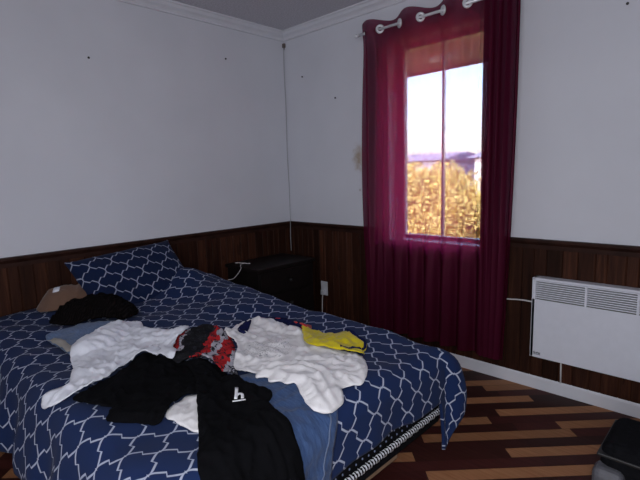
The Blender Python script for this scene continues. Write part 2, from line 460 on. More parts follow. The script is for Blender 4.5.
# eave outside
ev = MB(); ev.box(-3, 6, WT, 1.06, 2.125, 2.165); ev.box(-3, 6, 1.04, 1.07, 2.108, 2.36)
ev.box(-3, 6, .2, 1.2, 2.5, 2.56)
eo = tag(ev.build('trim_10', M['soffit']), kind='structure')
vt = MB()
for k in range(5): vt.box(.93 + k * .045, .955 + k * .045, .62, .80, 2.116, 2.126)
vo = vt.build('soffit_vent', M['white_siding']); vo.parent = eo

# ------------------------------------------------------------------ the comforter and its surface
XF, TN, TF, RB = 1.94, 2.19, 1.03, .085
def sm(x): x = np.clip(x, 0, 1); return x * x * (3 - 2 * x)
def ztop(x, t):
    z = .557 + .012 * np.sin(2.3 * x + 1.1 * t) + .006 * np.sin(7.1 * x - 3.7 * t + .8) + .005 * np.sin(11 * t + 2.3 * x) + .0035 * np.sin(17 * x + 9 * t) + .0045 * np.sin(23 * x + 6 * t) * np.sin(19 * t - 7 * x + 1)
    z = z + .115 * np.exp(-(((x - .27) / .20) ** 2 + ((t - 1.20) / .20) ** 2)) + .03 * np.exp(-((x - .7) / .35) ** 2) * np.exp(-((t - 1.12) / .2) ** 2)
    z = z - .012 * sm((x - 1.6) / .4) 
    return z
def surf(s, t):
    s = np.asarray(s, float); t = np.asarray(t, float)
    a = np.maximum(0, s - XF); b = np.maximum(0, t - TN) - np.maximum(0, TF - t)
    d = np.hypot(a, b) + 1e-9; ux, ut = a / d, b / d
    pm = math.radians(88); ph = np.minimum(d / RB, pm); ex = np.maximum(0, d - RB * pm)
    R = RB * np.sin(ph) + ex * math.cos(pm); drop = RB * (1 - np.cos(ph)) + ex * math.sin(pm)
    th = np.arctan2(np.abs(b), a); cor = np.sin(2 * th) ** 2
    k = sm((d - .06) / .25)
    along = np.where(a > np.abs(b), t, s)
    wv = (.016 * np.sin(along * 17 + .6) + .010 * np.sin(along * 29 + 2.1)) * np.where(a > np.abs(b), .35, 1)
    R = R + k * wv * (1 - cor) + .085 * cor * np.sin(np.pi * np.clip(d / .52, 0, 1)) * np.where(t < 1.5, 1, .4)
    R = R + np.where(b > 0, .05 * k, 0) * (1 - cor)
    xs, tt = np.minimum(s, XF), np.clip(t, TF, TN)
    return np.stack([xs + ux * R, -(tt + ut * R), ztop(xs, tt) - drop], -1)
def surf_h(s, t, h):
    e = 2e-3; P = surf(s, t); A = surf(s + e, t) - surf(s - e, t); B = surf(s, t - e) - surf(s, t + e)
    N = np.cross(A, B); N /= np.linalg.norm(N, axis=-1, keepdims=True) + 1e-12
    return P + N * np.asarray(h)[..., None]
S0, S1, T0, T1 = .03, XF + .252, TF - .30, TN + .345
def s_end(t): return S1 + .225 * sm((TF + .035 - t) / .05) * sm((t - (TF - .25)) / .20)
# --END-SURF
ss = np.concatenate([np.linspace(S0, XF, 112)[:-1], np.linspace(XF, S1, 30)]); tt = np.concatenate([np.linspace(T0, TF + .06, 46)[:-1], np.linspace(TF + .06, T1, 86)])
SG, TG = np.meshgrid(ss, tt, indexing='ij'); SG = np.where(SG > XF, XF + (SG - XF) * (s_end(TG) - XF) / (S1 - XF), SG)
pts = surf(SG, TG).reshape(-1, 3)
ni, nj = SG.shape
fc = [(i * nj + j, i * nj + j + 1, (i + 1) * nj + j + 1, (i + 1) * nj + j) for i in range(ni - 1) for j in range(nj - 1)]
cf = mesh_obj('comforter', pts, fc, [M['trellis'], M['lining']], uv=np.stack([SG.ravel(), TG.ravel()], -1), smooth=True)
so = cf.modifiers.new('thick', 'SOLIDIFY'); so.thickness = .014; so.offset = -1; so.material_offset = 1; so.material_offset_rim = 0
tag(cf, 'navy comforter with white trellis lines spread over the bed', 'comforter')

# the bed
bed = tag(empty('bed', (1.0, -1.61, 0)), 'low double bed with black base and braided trim under navy comforter', 'bed')
bi = Matrix.Translation((-1.0, 1.61, 0))
def bchild(m, name, mat):
    o = m.build(name, mat); o.parent = bed; o.matrix_parent_inverse = bi; return o
bchild(MB().box(.05, 1.93, -2.20, -1.02, .35, .515, bevel=.04, seg=3), 'mattress', M['white_cloth'])
bs = bchild(MB().box(.05, 1.985, -2.235, -.985, .195, .35, bevel=.012), 'box_spring', M['black_fabric'])
# braided rope trim round the foot of the base: two twisted strands
def braid(ph, r):
    P = []
    path = [Vector((.9, -.978, .262)), Vector((1.96, -.978, .262)), Vector((1.998, -1.0, .262)), Vector((1.998, -2.21, .262)), Vector((1.96, -2.24, .262)), Vector((.9, -2.24, .262))]
    seg = []
    for a, b in zip(path, path[1:]):
        n = max(2, int((b - a).length / .003))
        for k in range(n): seg.append((a.lerp(b, k / n), (b - a).normalized()))
    for i, (p, d) in enumerate(seg):
        side = Vector((d.y, -d.x, 0)); a = i * .003 / .014 * 2 * math.pi + ph
        P.append(p + Vector((0, 0, 1)) * math.cos(a) * .009 + side * math.sin(a) * .005)
    return P
tr = MB(); tr.tube(braid(0, 0), .0062, 6, 0); tr.tube(braid(math.pi, 0), .0062, 6, 1)
to = tr.build('braided_trim', [M['plastic_white'], M['black_fabric']]); to.parent = bed; to.matrix_parent_inverse = bi
to['label'] = 'black and white braided trim'
# white flecks woven in the black band
fl = MB(); rd = random.Random(5)
for k in range(70):
    y = -1.0 - k * .0172; z = .286 + (k % 2) * .020 + rd.uniform(-.003, .003)
    fl.box(1.983, 1.9875, y - .004, y + .002, z - .0035, z + .0035, bevel=.001, seg=1)
fo = fl.build('woven_fleck', M['lining']); fo.parent = bs
fo.matrix_parent_inverse = Matrix.Identity(4); fo.location = (0, 0, 0)
fo['kind'] = 'stuff'
bchild(MB().box(1.90, 1.948, -2.20, -1.252, .142, .1955, bevel=.003), 'wooden_rail', M['oak'])
bchild(MB().box(.08, .14, -2.2, -1.02, .142, .1955, bevel=.003), 'wooden_rail', M['oak'])
for x in (.11, 1.80):
    for y in (-2.12, -1.12):
        bchild(MB().box(x - .03, x + .03, y - .03, y + .03, 0, .1975, bevel=.004), 'leg', M['black_metal'])
bchild(MB().box(1.77, 1.902, -2.16, -1.09, .150, .1965, bevel=.003), 'cross_bar', M['black_metal'])

# pillow leaning on the left wall
def pillow():
    W, H, T = .66, .45, .15; n, m = 44, 30; V, F, UV = [], [], []
    for side in (1, -1):
        for i in range(n + 1):
            for j in range(m + 1):
                u, v = 2 * i / n - 1, 2 * j / m - 1
                px = math.copysign(1, u) * (1 - (1 - abs(u)) ** 1.0); 
                pin = 1 - .055 * (1 - v * v) * abs(u) ** 6; pin2 = 1 - .075 * (1 - u * u) * abs(v) ** 6
                th = (max(0, 1 - abs(u) ** 3.2) * max(0, 1 - abs(v) ** 3.0)) ** .55
                nz = noise.noise(Vector((u * 2.2, v * 2.2, side * 3))) * .012 * th
                V.append((u * W / 2 * pin, v * H / 2 * pin2, side * (T / 2 * th + .004) + nz)); UV.append((u * W / 2 + .05, v * H / 2))
    N = (n + 1) * (m + 1)
    for s in range(2):
        for i in range(n):
            for j in range(m):
                a = s * N + i * (m + 1) + j; q = (a, a + m + 1, a + m + 2, a + 1); F.append(q if s == 0 else q[::-1])
    def rim(a, b): F.append((a, b, b + N, a + N))
    for i in range(n): rim((i + 1) * (m + 1), i * (m + 1)); rim(i * (m + 1) + m, (i + 1) * (m + 1) + m)
    for j in range(m): rim(j, j + 1); rim(n * (m + 1) + j + 1, n * (m + 1) + j)
    return V, F, UV
V, F, UV = pillow()
pl = mesh_obj('pillow', V, F, M['trellis_pillow_dim'], uv=UV, smooth=True)
# local x = width (towards +y), local y = up the slope, local z = out of the face
pl.matrix_world = Matrix.Translation((.212, -1.468, .664)) @ Matrix(((0, -.70, .714), (1, 0, 0), (0, .714, .70))).to_4x4() @ Matrix.Rotation(math.radians(5.5), 4, 'Z')
tag(pl, 'navy trellis pillow leaning against the wood panelling at the head of the bed', 'pillow')

# ------------------------------------------------------------------ clothes: cloth relaxed in the bed's own (s, t, h) space
HS, HT, HD = 0.0, .5, .01
HM = np.full((260, 240), .002)
def hq(s, t):
    a = np.clip((s - HS) / HD, 0, HM.shape[0] - 2); b = np.clip((t - HT) / HD, 0, HM.shape[1] - 2)
    i, j = a.astype(int), b.astype(int); u, v = a - i, b - j
    return HM[i, j] * (1 - u) * (1 - v) + HM[i + 1, j] * u * (1 - v) + HM[i, j + 1] * (1 - u) * v + HM[i + 1, j + 1] * u * v
def smooth_loop(P, n=5):
    P = [Vector((p[0], p[1], 0)) for p in P]; L = len(P); out = []
    for i in range(L):
        a, b, c, d = P[i - 1], P[i], P[(i + 1) % L], P[(i + 2) % L]
        for k in range(n):
            t = k / n
            q = .5 * ((2 * b) + (c - a) * t + (2 * a - 5 * b + 4 * c - d) * t * t + (3 * b - a - 3 * c + d) * t ** 3); out.append((q.x, q.y))
    return out
def inside(P, x, y):
    P = np.array(P); c = np.zeros(len(x), bool); j = len(P) - 1
    for i in range(len(P)):
        xi, yi, xj, yj = *P[i], *P[j]
        hit = ((yi > y) != (yj > y)) & (x < (xj - xi) * (y - yi) / (yj - yi + 1e-15) + xi); c ^= hit; j = i
    return c
def edge_dist(P, Q):
    P = np.array(P); A = P; B = np.roll(P, -1, 0); d = np.full(len(Q), 9.)
    for a, b in zip(A, B):
        ab = b - a; t = np.clip(((Q - a) @ ab) / (ab @ ab + 1e-12), 0, 1); d = np.minimum(d, np.linalg.norm(Q - a - t[:, None] * ab, axis=1))
    return d
def garment(name, outline, mat, label, cat='clothing', group=None, res=.0095, excess=.12, seed=1, mound=0., lift=.004, thick=.004, iters=140, crease=.014, dirn=.6, wob=.005):
    global HM
    loop = smooth_loop(outline, 5)
    P = np.array(loop); L = np.linalg.norm(np.roll(P, -1, 0) - P, axis=1)
    # resample the outline evenly
    cum = np.concatenate([[0], np.cumsum(L)]); n = int(cum[-1] / res); tq = np.linspace(0, cum[-1], n, endpoint=False)
    PP = np.vstack([P, P[:1]]); bx = np.interp(tq, cum, PP[:, 0]); by = np.interp(tq, cum, PP[:, 1])
    for i in range(n):
        w = noise.noise(Vector((bx[i] * 28, by[i] * 28, seed * 3.1))); w2 = noise.noise(Vector((bx[i] * 28 + 40, by[i] * 28, seed * 3.1)))
        bx[i] += w * wob; by[i] += w2 * wob
    bl = np.stack([bx, by], -1)
    gx, gy = np.meshgrid(np.arange(bl[:, 0].min(), bl[:, 0].max(), res), np.arange(bl[:, 1].min(), bl[:, 1].max(), res * .866), indexing='ij')
    gx = gx + (np.arange(gx.shape[1]) % 2)[None] * res / 2
    Q = np.stack([gx.ravel(), gy.ravel()], -1); Q = Q[inside(bl, Q[:, 0], Q[:, 1])]; Q = Q[edge_dist(bl, Q) > res * .55]
    allp = np.vstack([bl, Q])
    r = delaunay_2d_cdt([Vector(p) for p in allp], [(i, (i + 1) % n) for i in range(n)], [], 1, 1e-5)
    X = np.array([(v.x, v.y) for v in r[0]]); F = [tuple(f) for f in r[2]]
    N = len(X); d0 = edge_dist(bl, X)
    ed = {}
    for f in F:
        for k in range(3):
            a, b, c = f[k], f[(k + 1) % 3], f[(k + 2) % 3]; ed.setdefault((min(a, b), max(a, b)), []).append(c)
    E = np.array(list(ed.keys())); bend = np.array([v for v in ed.values() if len(v) == 2])
    g = np.random.default_rng(seed)
    ex = np.array([.5 + .9 * noise.noise(Vector((x * 7, y * 7, seed))) for x, y in X]); ex = np.clip(ex, 0, 1.2) * excess
    mh = mound * (1 - np.exp(-(d0 / max(.02, mound * .55)))) if mound else np.zeros(N)
    if mound: mh *= np.array([1 + .30 * noise.noise(Vector((x * 9, y * 9, seed * 2.))) for x, y in X])
    base = X.copy()
    Z = np.array([[x, y, 0] for x, y in X]); fl = hq(X[:, 0], X[:, 1]) + lift
    Z[:, 2] = fl + mh + .012 * np.array([.5 + noise.noise(Vector((x * 22, y * 22, seed * 5.))) for x, y in X]) * np.clip(d0 / .03, 0, 1)
    rest = np.linalg.norm(np.stack([Z[E[:, 0], 0] - Z[E[:, 1], 0], Z[E[:, 0], 1] - Z[E[:, 1], 1], mh[E[:, 0]] - mh[E[:, 1]]], -1), axis=1) * (1 + (ex[E[:, 0]] + ex[E[:, 1]]) / 2)
    rb = np.linalg.norm(X[bend[:, 0]] - X[bend[:, 1]], axis=1) * 1.02
    deg = np.bincount(E.ravel(), minlength=N); degb = np.bincount(bend.ravel(), minlength=N) + 1e-9
    isb = d0 < 1e-6
    for it in range(iters):
        Z[:, 2] -= .0012
        for sub in range(2):
            for (I, RL, st, dg) in ((E, rest, 1.0, deg), (bend, rb, .35, degb)):
                D = Z[I[:, 1]] - Z[I[:, 0]]; l = np.linalg.norm(D, axis=1) + 1e-9
                if I is bend: c = np.minimum(0, l - RL)
                else: c = l - RL
                C = D * (c / l * .5 * st)[:, None]
                acc = np.stack([np.bincount(I[:, 0], C[:, k], N) - np.bincount(I[:, 1], C[:, k], N) for k in range(3)], -1)
                Z += acc / dg[:, None] * 1.6
        k = np.where(isb, .25, .02)[:, None]
        Z[:, :2] += (base - Z[:, :2]) * k
        fl = hq(Z[:, 0], Z[:, 1]) + lift + mh
        Z[:, 2] = np.maximum(Z[:, 2], fl); Z[:, 2] = np.minimum(Z[:, 2], fl + .06)
    # light smoothing of heights
    for _ in range(2):
        acc = np.bincount(E[:, 0], Z[E[:, 1], 2], N) + np.bincount(E[:, 1], Z[E[:, 0], 2], N)
        Z[:, 2] = np.maximum(Z[:, 2] * .5 + .5 * acc / deg, hq(Z[:, 0], Z[:, 1]) + lift)
    if crease:
        ca, sa = math.cos(dirn), math.sin(dirn); add = np.zeros(N)
        for i, (x, y) in enumerate(Z[:, :2]):
            w = noise.noise_vector(Vector((x * 5, y * 5, seed * 1.7))) * .05
            xx, yy = x + w.x, y + w.y; u, v = xx * ca + yy * sa, -xx * sa + yy * ca
            r1 = 1 - abs(noise.noise(Vector((u * 7, v * 19, seed * 2.3)))) * 2.2
            r2 = 1 - abs(noise.noise(Vector((u * 24 + 9, v * 14, seed * 4.1)))) * 2.2
            r3 = noise.noise(Vector((u * 45, v * 45, seed)))
            add[i] = max(0, r1) ** 3.0 * .70 + max(0, r2) ** 3.2 * .50 + r3 * .12
        Z[:, 2] += crease * add * (.35 + .65 * np.clip(d0 / .03, 0, 1))
    W = surf_h(Z[:, 0], Z[:, 1], Z[:, 2])
    # the collision height for whatever lies on top
    i = np.clip(((Z[:, 0] - HS) / HD).round().astype(int), 1, HM.shape[0] - 2); j = np.clip(((Z[:, 1] - HT) / HD).round().astype(int), 1, HM.shape[1] - 2)
    H2 = HM.copy()
    for di in (-1, 0, 1):
        for dj in (-1, 0, 1): np.maximum.at(H2, (i + di, j + dj), Z[:, 2] + thick)
    HM = H2
    F2 = []
    for f in F:
        a, b, c = (X[k] for k in f)
        F2.append(f if ((b[0] - a[0]) * (c[1] - a[1]) - (b[1] - a[1]) * (c[0] - a[0])) < 0 else f[::-1])
    o = mesh_obj(name, W, F2, mat, uv=X, smooth=True)
    s = o.modifiers.new('thick', 'SOLIDIFY'); s.thickness = thick; s.offset = -.2
    if label: tag(o, label, cat, group)
    o_bvh = BVHTree.FromPolygons([tuple(z) for z in Z], F)
    return o, o_bvh
def strip(name, path, width, bvh, mat, parent, lift=.0035, n=6, flat=None):
    """a narrow band lying on a garment, path given in bed (s, t)"""
    pp = spline([(p[0], p[1], 0) for p in path], n) if len(path) > 2 else [Vector((path[0][0], path[0][1], 0)).lerp(Vector((path[1][0], path[1][1], 0)), k / n) for k in range(n + 1)]
    A, F, UV = [], [], []
    for i, p in enumerate(pp):
        d = (pp[min(i + 1, len(pp) - 1)] - pp[max(i - 1, 0)]); d.normalize(); nrm = Vector((-d.y, d.x, 0))
        for q in (p + nrm * width / 2, p, p - nrm * width / 2):
            hit = bvh.ray_cast(Vector((q.x, q.y, 1)), Vector((0, 0, -1))); h = hit[0].z if hit[0] else float(hq(np.array([q.x]), np.array([q.y]))[0])
            if flat is not None: h = flat
            A.append((q.x, q.y, h + lift)); UV.append((q.x, q.y))
    A = np.array(A); W = surf_h(A[:, 0], A[:, 1], A[:, 2])
    for i in range(len(pp) - 1):
        for k in range(2): a = i * 3 + k; F.append((a, a + 1, a + 4, a + 3))
    o = mesh_obj(name, W, F, mat, parent, uv=UV, smooth=True)
    s = o.modifiers.new('thick', 'SOLIDIFY'); s.thickness = .002; s.offset = 0
    return o
# order = what lies underneath first
g_cl = 'clothes tossed on the bed'
fj, fjb = garment('folded_jeans', [(0.556, 2.065), (0.545, 1.979), (0.565, 1.850), (0.66, 1.770), (0.826, 1.829), (0.93, 1.93), (0.95, 2.02), (0.91, 2.069), (0.822, 2.073), (0.662, 2.077)], M['denim_faded'],
    'folded faded blue jeans between the black knit heap and the white shirt', 'jeans', g_cl, mound=.020, seed=3, excess=.06, crease=.008)
strip('turned_hem', [(0.63, 2.070), (0.69, 2.060), (0.798, 2.060), (0.89, 2.064)], .030, fjb, M['cream'], fj)
bp, bpb = garment('brown_garment', [(0.10, 1.985), (0.06, 1.90), (0.055, 1.825), (0.06, 1.73), (0.10, 1.64), (0.20, 1.625), (0.275, 1.70), (0.275, 1.88), (0.21, 1.985)], M['brown_cloth'],
    'crumpled brown garment behind the black knit heap against the panelling', 'clothing', g_cl, mound=.112, seed=5, excess=.10, thick=.006, crease=.02)
strip('white_tag', [(0.165, 1.885), (0.195, 1.905)], .03, bpb, M['white_cloth'], bp, n=4)
bk, bkb = garment('knit_garment', [(0.422, 2.009), (0.345, 1.98), (0.305, 1.90), (0.290, 1.80), (0.31, 1.70), (0.39, 1.637), (0.50, 1.620), (0.61, 1.655), (0.650, 1.733), (0.615, 1.82), (0.545, 1.90), (0.504, 1.977)], M['knit'],
    'heap of black knitwear near the pillow', 'clothing', g_cl, mound=.105, seed=6, excess=.16, thick=.008, crease=.022)
jn, jnb = garment('jeans', [(1.60, 1.767), (1.66, 1.63), (1.78, 1.55), (1.90, 1.59), (1.96, 1.617), (2.06, 1.700), (2.178, 1.729), (2.272, 1.765), (2.225, 1.925), (2.098, 1.92), (2.014, 1.933), (1.83, 1.861)], M['denim'],
    'blue denim jeans with one leg hanging over the foot of the bed', 'jeans', g_cl, mound=.004, seed=8, excess=.05, wob=.002, crease=.010, dirn=1.9)
strip('side_seam', [(2.24, 1.80), (2.158, 1.773), (2.106, 1.758), (2.054, 1.735), (2.006, 1.697), (1.966, 1.655)], .0045, jnb, M['stitch'], jn)
garment('white_cloth', [(1.666, 2.049), (1.618, 1.977), (1.590, 1.929), (1.65, 1.905), (1.77, 1.955), (1.826, 2.025), (1.79, 2.041), (1.722, 2.049)], M['cream_cloth'],
    'small white cloth peeking out between the two black garments', 'clothing', g_cl, seed=9, excess=.10)
bl, blb = garment('black_garment', [(1.33, 2.197), (1.306, 2.137), (1.278, 2.065), (1.238, 1.989), (1.150, 1.909), (1.138, 1.845), (1.234, 1.829), (1.302, 1.801), (1.394, 1.769), (1.486, 1.773), (1.598, 1.869), (1.622, 1.925), (1.602, 1.957), (1.630, 2.011), (1.68, 2.055), (1.686, 2.097), (1.63, 2.133), (1.61, 2.161), (1.578, 2.177), (1.554, 2.177), (1.506, 2.140), (1.466, 2.165), (1.402, 2.193)], M['black_cloth'],
    'crumpled plain black garment lying beneath the white shirt', 'clothing', g_cl, seed=11, excess=.18, mound=.004, crease=.022)
bt, btb = garment('t_shirt', [(1.660, 1.937), (1.578, 1.889), (1.456, 1.845), (1.380, 1.821), (1.396, 1.761), (1.482, 1.735), (1.594, 1.757), (1.71, 1.775), (1.758, 1.769), (1.798, 1.758), (1.838, 1.780), (1.87, 1.821), (1.934, 1.841), (1.986, 1.853), (2.03, 1.861), (2.074, 1.857), (2.13, 1.865), (2.215, 1.895), (2.20, 2.02), (2.14, 2.12), (2.05, 2.15), (1.986, 2.129), (1.850, 2.049)], M['black_cloth'],
    'black t-shirt with small white letter print hanging over the foot of the bed', 't-shirt', g_cl, seed=13, excess=.16, mound=.004, crease=.020, dirn=.2)
LO, LR, LU = Vector((1.780, 1.884)), Vector((.017, -.028)), Vector((-.044, -.032))
def lp(a, b): p = LO + LR * a + LU * b; return (p.x, p.y)
hl = [btb.ray_cast(Vector((*lp(a / 4, b / 5 - .3), 1)), Vector((0, 0, -1)))[0] for a in range(-1, 6) for b in range(9)]
hl = max(h.z for h in hl if h)
for nm, path, w in (('letter_stem', [lp(.15, 0), lp(.25, 1.40)], .0105), ('letter_arch', [lp(.2, .45), lp(.55, .66), lp(.80, .48), lp(.82, 0)], .0098), ('underline', [lp(-.15, -.28), lp(1.15, -.24)], .0055)):
    strip(nm, path, w, btb, M['logo_white'], bt, lift=.0015, n=5, flat=hl)
rs, rsb = garment('shirt', [(1.182, 1.771), (1.09, 1.691), (1.044, 1.595), (1.056, 1.517), (1.17, 1.500), (1.262, 1.531), (1.418, 1.615), (1.578, 1.723), (1.628, 1.773), (1.56, 1.767), (1.506, 1.757), (1.418, 1.769), (1.382, 1.813), (1.342, 1.843), (1.25, 1.82)], red_pattern(-.43, -.13),
    'red, charcoal and grey printed shirt between the two white shirts', 'shirt', g_cl, seed=15, excess=.18, mound=.006, crease=.022, dirn=2.3)
ws, wsb = garment('white_shirt', [(0.69, 1.767), (0.742, 1.707), (0.846, 1.723), (0.982, 1.691), (1.01, 1.635), (1.066, 1.625), (1.122, 1.685), (1.142, 1.725), (1.21, 1.781), (1.302, 1.813), (1.342, 1.857), (1.286, 1.863), (1.222, 1.861), (1.17, 1.880), (1.182, 1.917), (1.218, 1.981), (1.27, 2.049), (1.306, 2.125), (1.31, 2.173), (1.314, 2.213), (1.290, 2.250), (1.25, 2.268), (1.212, 2.255), (1.222, 2.229), (1.232, 2.189), (1.176, 2.153), (1.078, 2.115), (0.934, 2.079), (0.858, 2.035), (0.778, 1.955), (0.732, 1.887), (0.706, 1.819)], M['white_cloth'],
    'crumpled white shirt with one sleeve trailing over the near side of the bed', 'shirt', g_cl, seed=17, excess=.20, mound=.006, crease=.021, dirn=-.7)
nv, nvb = garment('navy_garment', [(1.162, 1.301), (1.146, 1.237), (1.218, 1.190), (1.33, 1.186), (1.438, 1.220), (1.486, 1.305), (1.366, 1.315), (1.27, 1.335)], M['navy_cloth'],
    'dark navy garment with red marks half hidden behind the white t-shirt', 'clothing', g_cl, seed=19, excess=.10)
for a, b in (((1.20, 1.215), (1.225, 1.213)), ((1.325, 1.202), (1.345, 1.206)), ((1.40, 1.222), (1.415, 1.24))):
    strip('red_mark', [a, b], .012, nvb, M['red_cloth'], nv, n=3)
wt, wtb = garment('t_shirt', [(1.21, 1.533), (1.154, 1.449), (1.108, 1.315), (1.19, 1.285), (1.326, 1.275), (1.45, 1.275), (1.590, 1.365), (1.674, 1.362), (1.726, 1.330), (1.81, 1.313), (1.926, 1.409), (1.974, 1.497), (1.966, 1.529), (1.954, 1.577), (1.994, 1.625), (1.998, 1.693), (1.982, 1.733), (1.958, 1.737), (1.894, 1.709), (1.842, 1.683), (1.818, 1.704), (1.790, 1.700), (1.764, 1.724), (1.735, 1.710), (1.704, 1.736), (1.674, 1.714), (1.606, 1.717), (1.534, 1.705), (1.43, 1.617), (1.326, 1.549)], tee_print(0, 1.52, 1.53, .10),
    'crumpled white t-shirt with faint grey line print lying over the jeans', 't-shirt', g_cl, seed=23, excess=.20, mound=.008, crease=.017, dirn=.3, wob=.002)
# navy triangle inside the neck
nb = smooth_loop([(1.222, 1.465), (1.180, 1.419), (1.146, 1.338), (1.19, 1.362), (1.28, 1.463)], 4)
gx, gy = np.meshgrid(np.arange(1.1, 1.32, .009), np.arange(1.3, 1.5, .009), indexing='ij'); Q = np.stack([gx.ravel(), gy.ravel()], -1)
Q = Q[inside(nb, Q[:, 0], Q[:, 1])]; Q = Q[edge_dist(nb, Q) > .004]; nn_ = len(nb)
r_cdt = delaunay_2d_cdt([Vector(p) for p in nb] + [Vector(p) for p in Q], [(i, (i + 1) % nn_) for i in range(nn_)], [], 1, 1e-5)
A = []
for v in r_cdt[0]:
    h = wtb.ray_cast(Vector((v.x, v.y, 1)), Vector((0, 0, -1)))[0]; A.append((v.x, v.y, (h.z if h else .02) + .005))
A = np.array(A); W = surf_h(A[:, 0], A[:, 1], A[:, 2])
npch = mesh_obj('neck_lining', W, [tuple(f) for f in r_cdt[2]], M['navy_cloth'], wt, uv=A[:, :2], smooth=True)
s = npch.modifiers.new('thick', 'SOLIDIFY'); s.thickness = .003; s.offset = 0
npch['label'] = 'navy lining at the neck'

yl, ylb = garment('yellow_garment', [(1.466, 1.291), (1.458, 1.253), (1.494, 1.217), (1.566, 1.222), (1.598, 1.185), (1.608, 1.157), (1.65, 1.165), (1.71, 1.185), (1.76, 1.201), (1.796, 1.253), (1.80, 1.281), (1.824, 1.293), (1.842, 1.335), (1.802, 1.351), (1.762, 1.387), (1.71, 1.399), (1.634, 1.419), (1.554, 1.367)], M['yellow'],
    'bright yellow garment with dark edging beside the white t-shirt', 'clothing', g_cl, seed=21, excess=.16, mound=.010, crease=.020, dirn=.4)
strip('dark_edging', [(1.608, 1.163), (1.65, 1.168), (1.71, 1.188), (1.757, 1.206), (1.79, 1.252), (1.796, 1.28)], .012, ylb, M['navy_cloth'], yl)
strip('dark_edging', [(1.762, 1.375), (1.79, 1.325), (1.815, 1.300)], .010, ylb, M['navy_cloth'], yl)
strip('red_collar', [(1.425, 1.215), (1.455, 1.245), (1.478, 1.295)], .035, ylb, M['red_cloth'], yl, lift=.006)
# ------------------------------------------------------------------ nightstand in the corner
ns = tag(empty('nightstand', (.22, -.425, 0)), 'black-brown nightstand in the corner beyond the bed', 'nightstand')
def nchild(m, name, mat, parent=None):
    o = m.build(name, mat); o.parent = parent or ns
    o.matrix_parent_inverse = Matrix.Translation((-.22, .425, 0)) if parent is None else Matrix.Identity(4); return o
nchild(MB().box(.035, .405, -.695, -.155, .06, .585, bevel=.003), 'body', M['nightstand'])
nchild(MB().box(.03, .425, -.715, -.140, .585, .609, bevel=.004), 'top', M['nightstand'])
for z0, z1 in ((.405, .570), (.232, .397), (.065, .224)):
    d = nchild(MB().box(.405, .418, -.685, -.165, z0, z1, bevel=.004), 'drawer', M['nightstand'])
    k = MB(); k.cyl((.418, -.415, (z0 + z1) / 2), (.430, -.415, (z0 + z1) / 2), .006); k.sphere((.436, -.415, (z0 + z1) / 2), .013)
    kn = k.build('knob', M['black_metal']); kn.parent = d; kn.matrix_parent_inverse = d.matrix_parent_inverse @ Matrix.Identity(4)
    kn.matrix_parent_inverse = Matrix.Identity(4)
for x in (.06, .38):
    for y in (-.67, -.18): nchild(MB().box(x - .02, x + .02, y - .02, y + .02, 0, .061, bevel=.002), 'leg', M['nightstand'])
c = MB(); c.tube(spline([(.075, -.652, .612), (.12, -.628, .613), (.19, -.600, .612)], 6), .0026)
c.tube(spline([(.155, -.615, .614), (.165, -.66, .615), (.215, -.705, .614), (.26, -.735, .606), (.31, -.80, .585), (.37, -.88, .575), (.41, -.95, .585)], 6), .0026)
tag(c.build('charging_cord', M['cord_white']), 'thin white charging cord trailing off the nightstand onto the bed', 'cord')

# ------------------------------------------------------------------ things on the walls
oc = tag(empty('power_outlet', (.397, -.016, .333)), 'white wall outlet with a plug low on the dark panelling', 'outlet')
oi = Matrix.Translation((-.397, .016, -.333))
for nm, m in (('plate', MB().box(.362, .432, -.022, -.0155, .278, .392, bevel=.002)), ('plug', MB().box(.380, .414, -.05, -.0215, .285, .325, bevel=.005))):
    o = m.build(nm, M['plastic_white']); o.parent = oc; o.matrix_parent_inverse = oi
o = MB().tube(spline([(.397, -.04, .288), (.395, -.045, .24), (.392, -.05, .12), (.39, -.07, .024), (.36, -.25, .006), (.30, -.6, .006)], 8), .004).build('plug_cord', M['cord_white']); o.parent = oc; o.matrix_parent_inverse = oi

cc = tag(empty('corner_cord', (.012, -.012, 2.31)), 'thin grey cord running down the corner of the room from a small hook', 'cord')
ci = Matrix.Translation((-.012, .012, -2.31))
o = MB().tube(spline([(.022, -.020, 2.285), (.020, -.024, 2.1), (.022, -.022, 1.8), (.020, -.026, 1.45), (.030, -.028, 1.15), (.040, -.040, .88), (.038, -.042, .75), (.030, -.034, .615)], 8), .0028).build('cord', M['cord_grey']); o.parent = cc; o.matrix_parent_inverse = ci
m = MB(); m.box(.0, .024, -.018, -.0, 2.285, 2.318, bevel=.003); m.torus((.024, -.018, 2.278), (1, 1, 0), .011, .003, 14, 6)
o = m.build('hook', M['brown_metal']); o.parent = cc; o.matrix_parent_inverse = ci

nails = [((0, -1.548, 1.973), 'x', 'dark nail high on the left wall, nearest the camera'), ((0, -.584, 2.113), 'x', 'dark nail high on the left wall, nearer the room corner'),
         ((.213, 0, 2.025), 'y', 'dark nail on the window wall just right of the corner cord'), ((.558, 0, 1.818), 'y', 'dark nail on the window wall between corner cord and curtain'),
         ((2.387, 0, 1.997), 'y', 'dark nail on the window wall right of the curtain')]
for (p, ax, lab) in nails:
    p = Vector(p); d = Vector((1, 0, 0)) if ax == 'x' else Vector((0, -1, 0))
    m = MB(); m.cyl(p - d * .004, p + d * .010, .0026, n=8); m.cyl(p + d * .009, p + d * .012, .0065, n=10)
    tag(m.build('nail', M['nail']), lab, 'nail', 'nails in the walls')

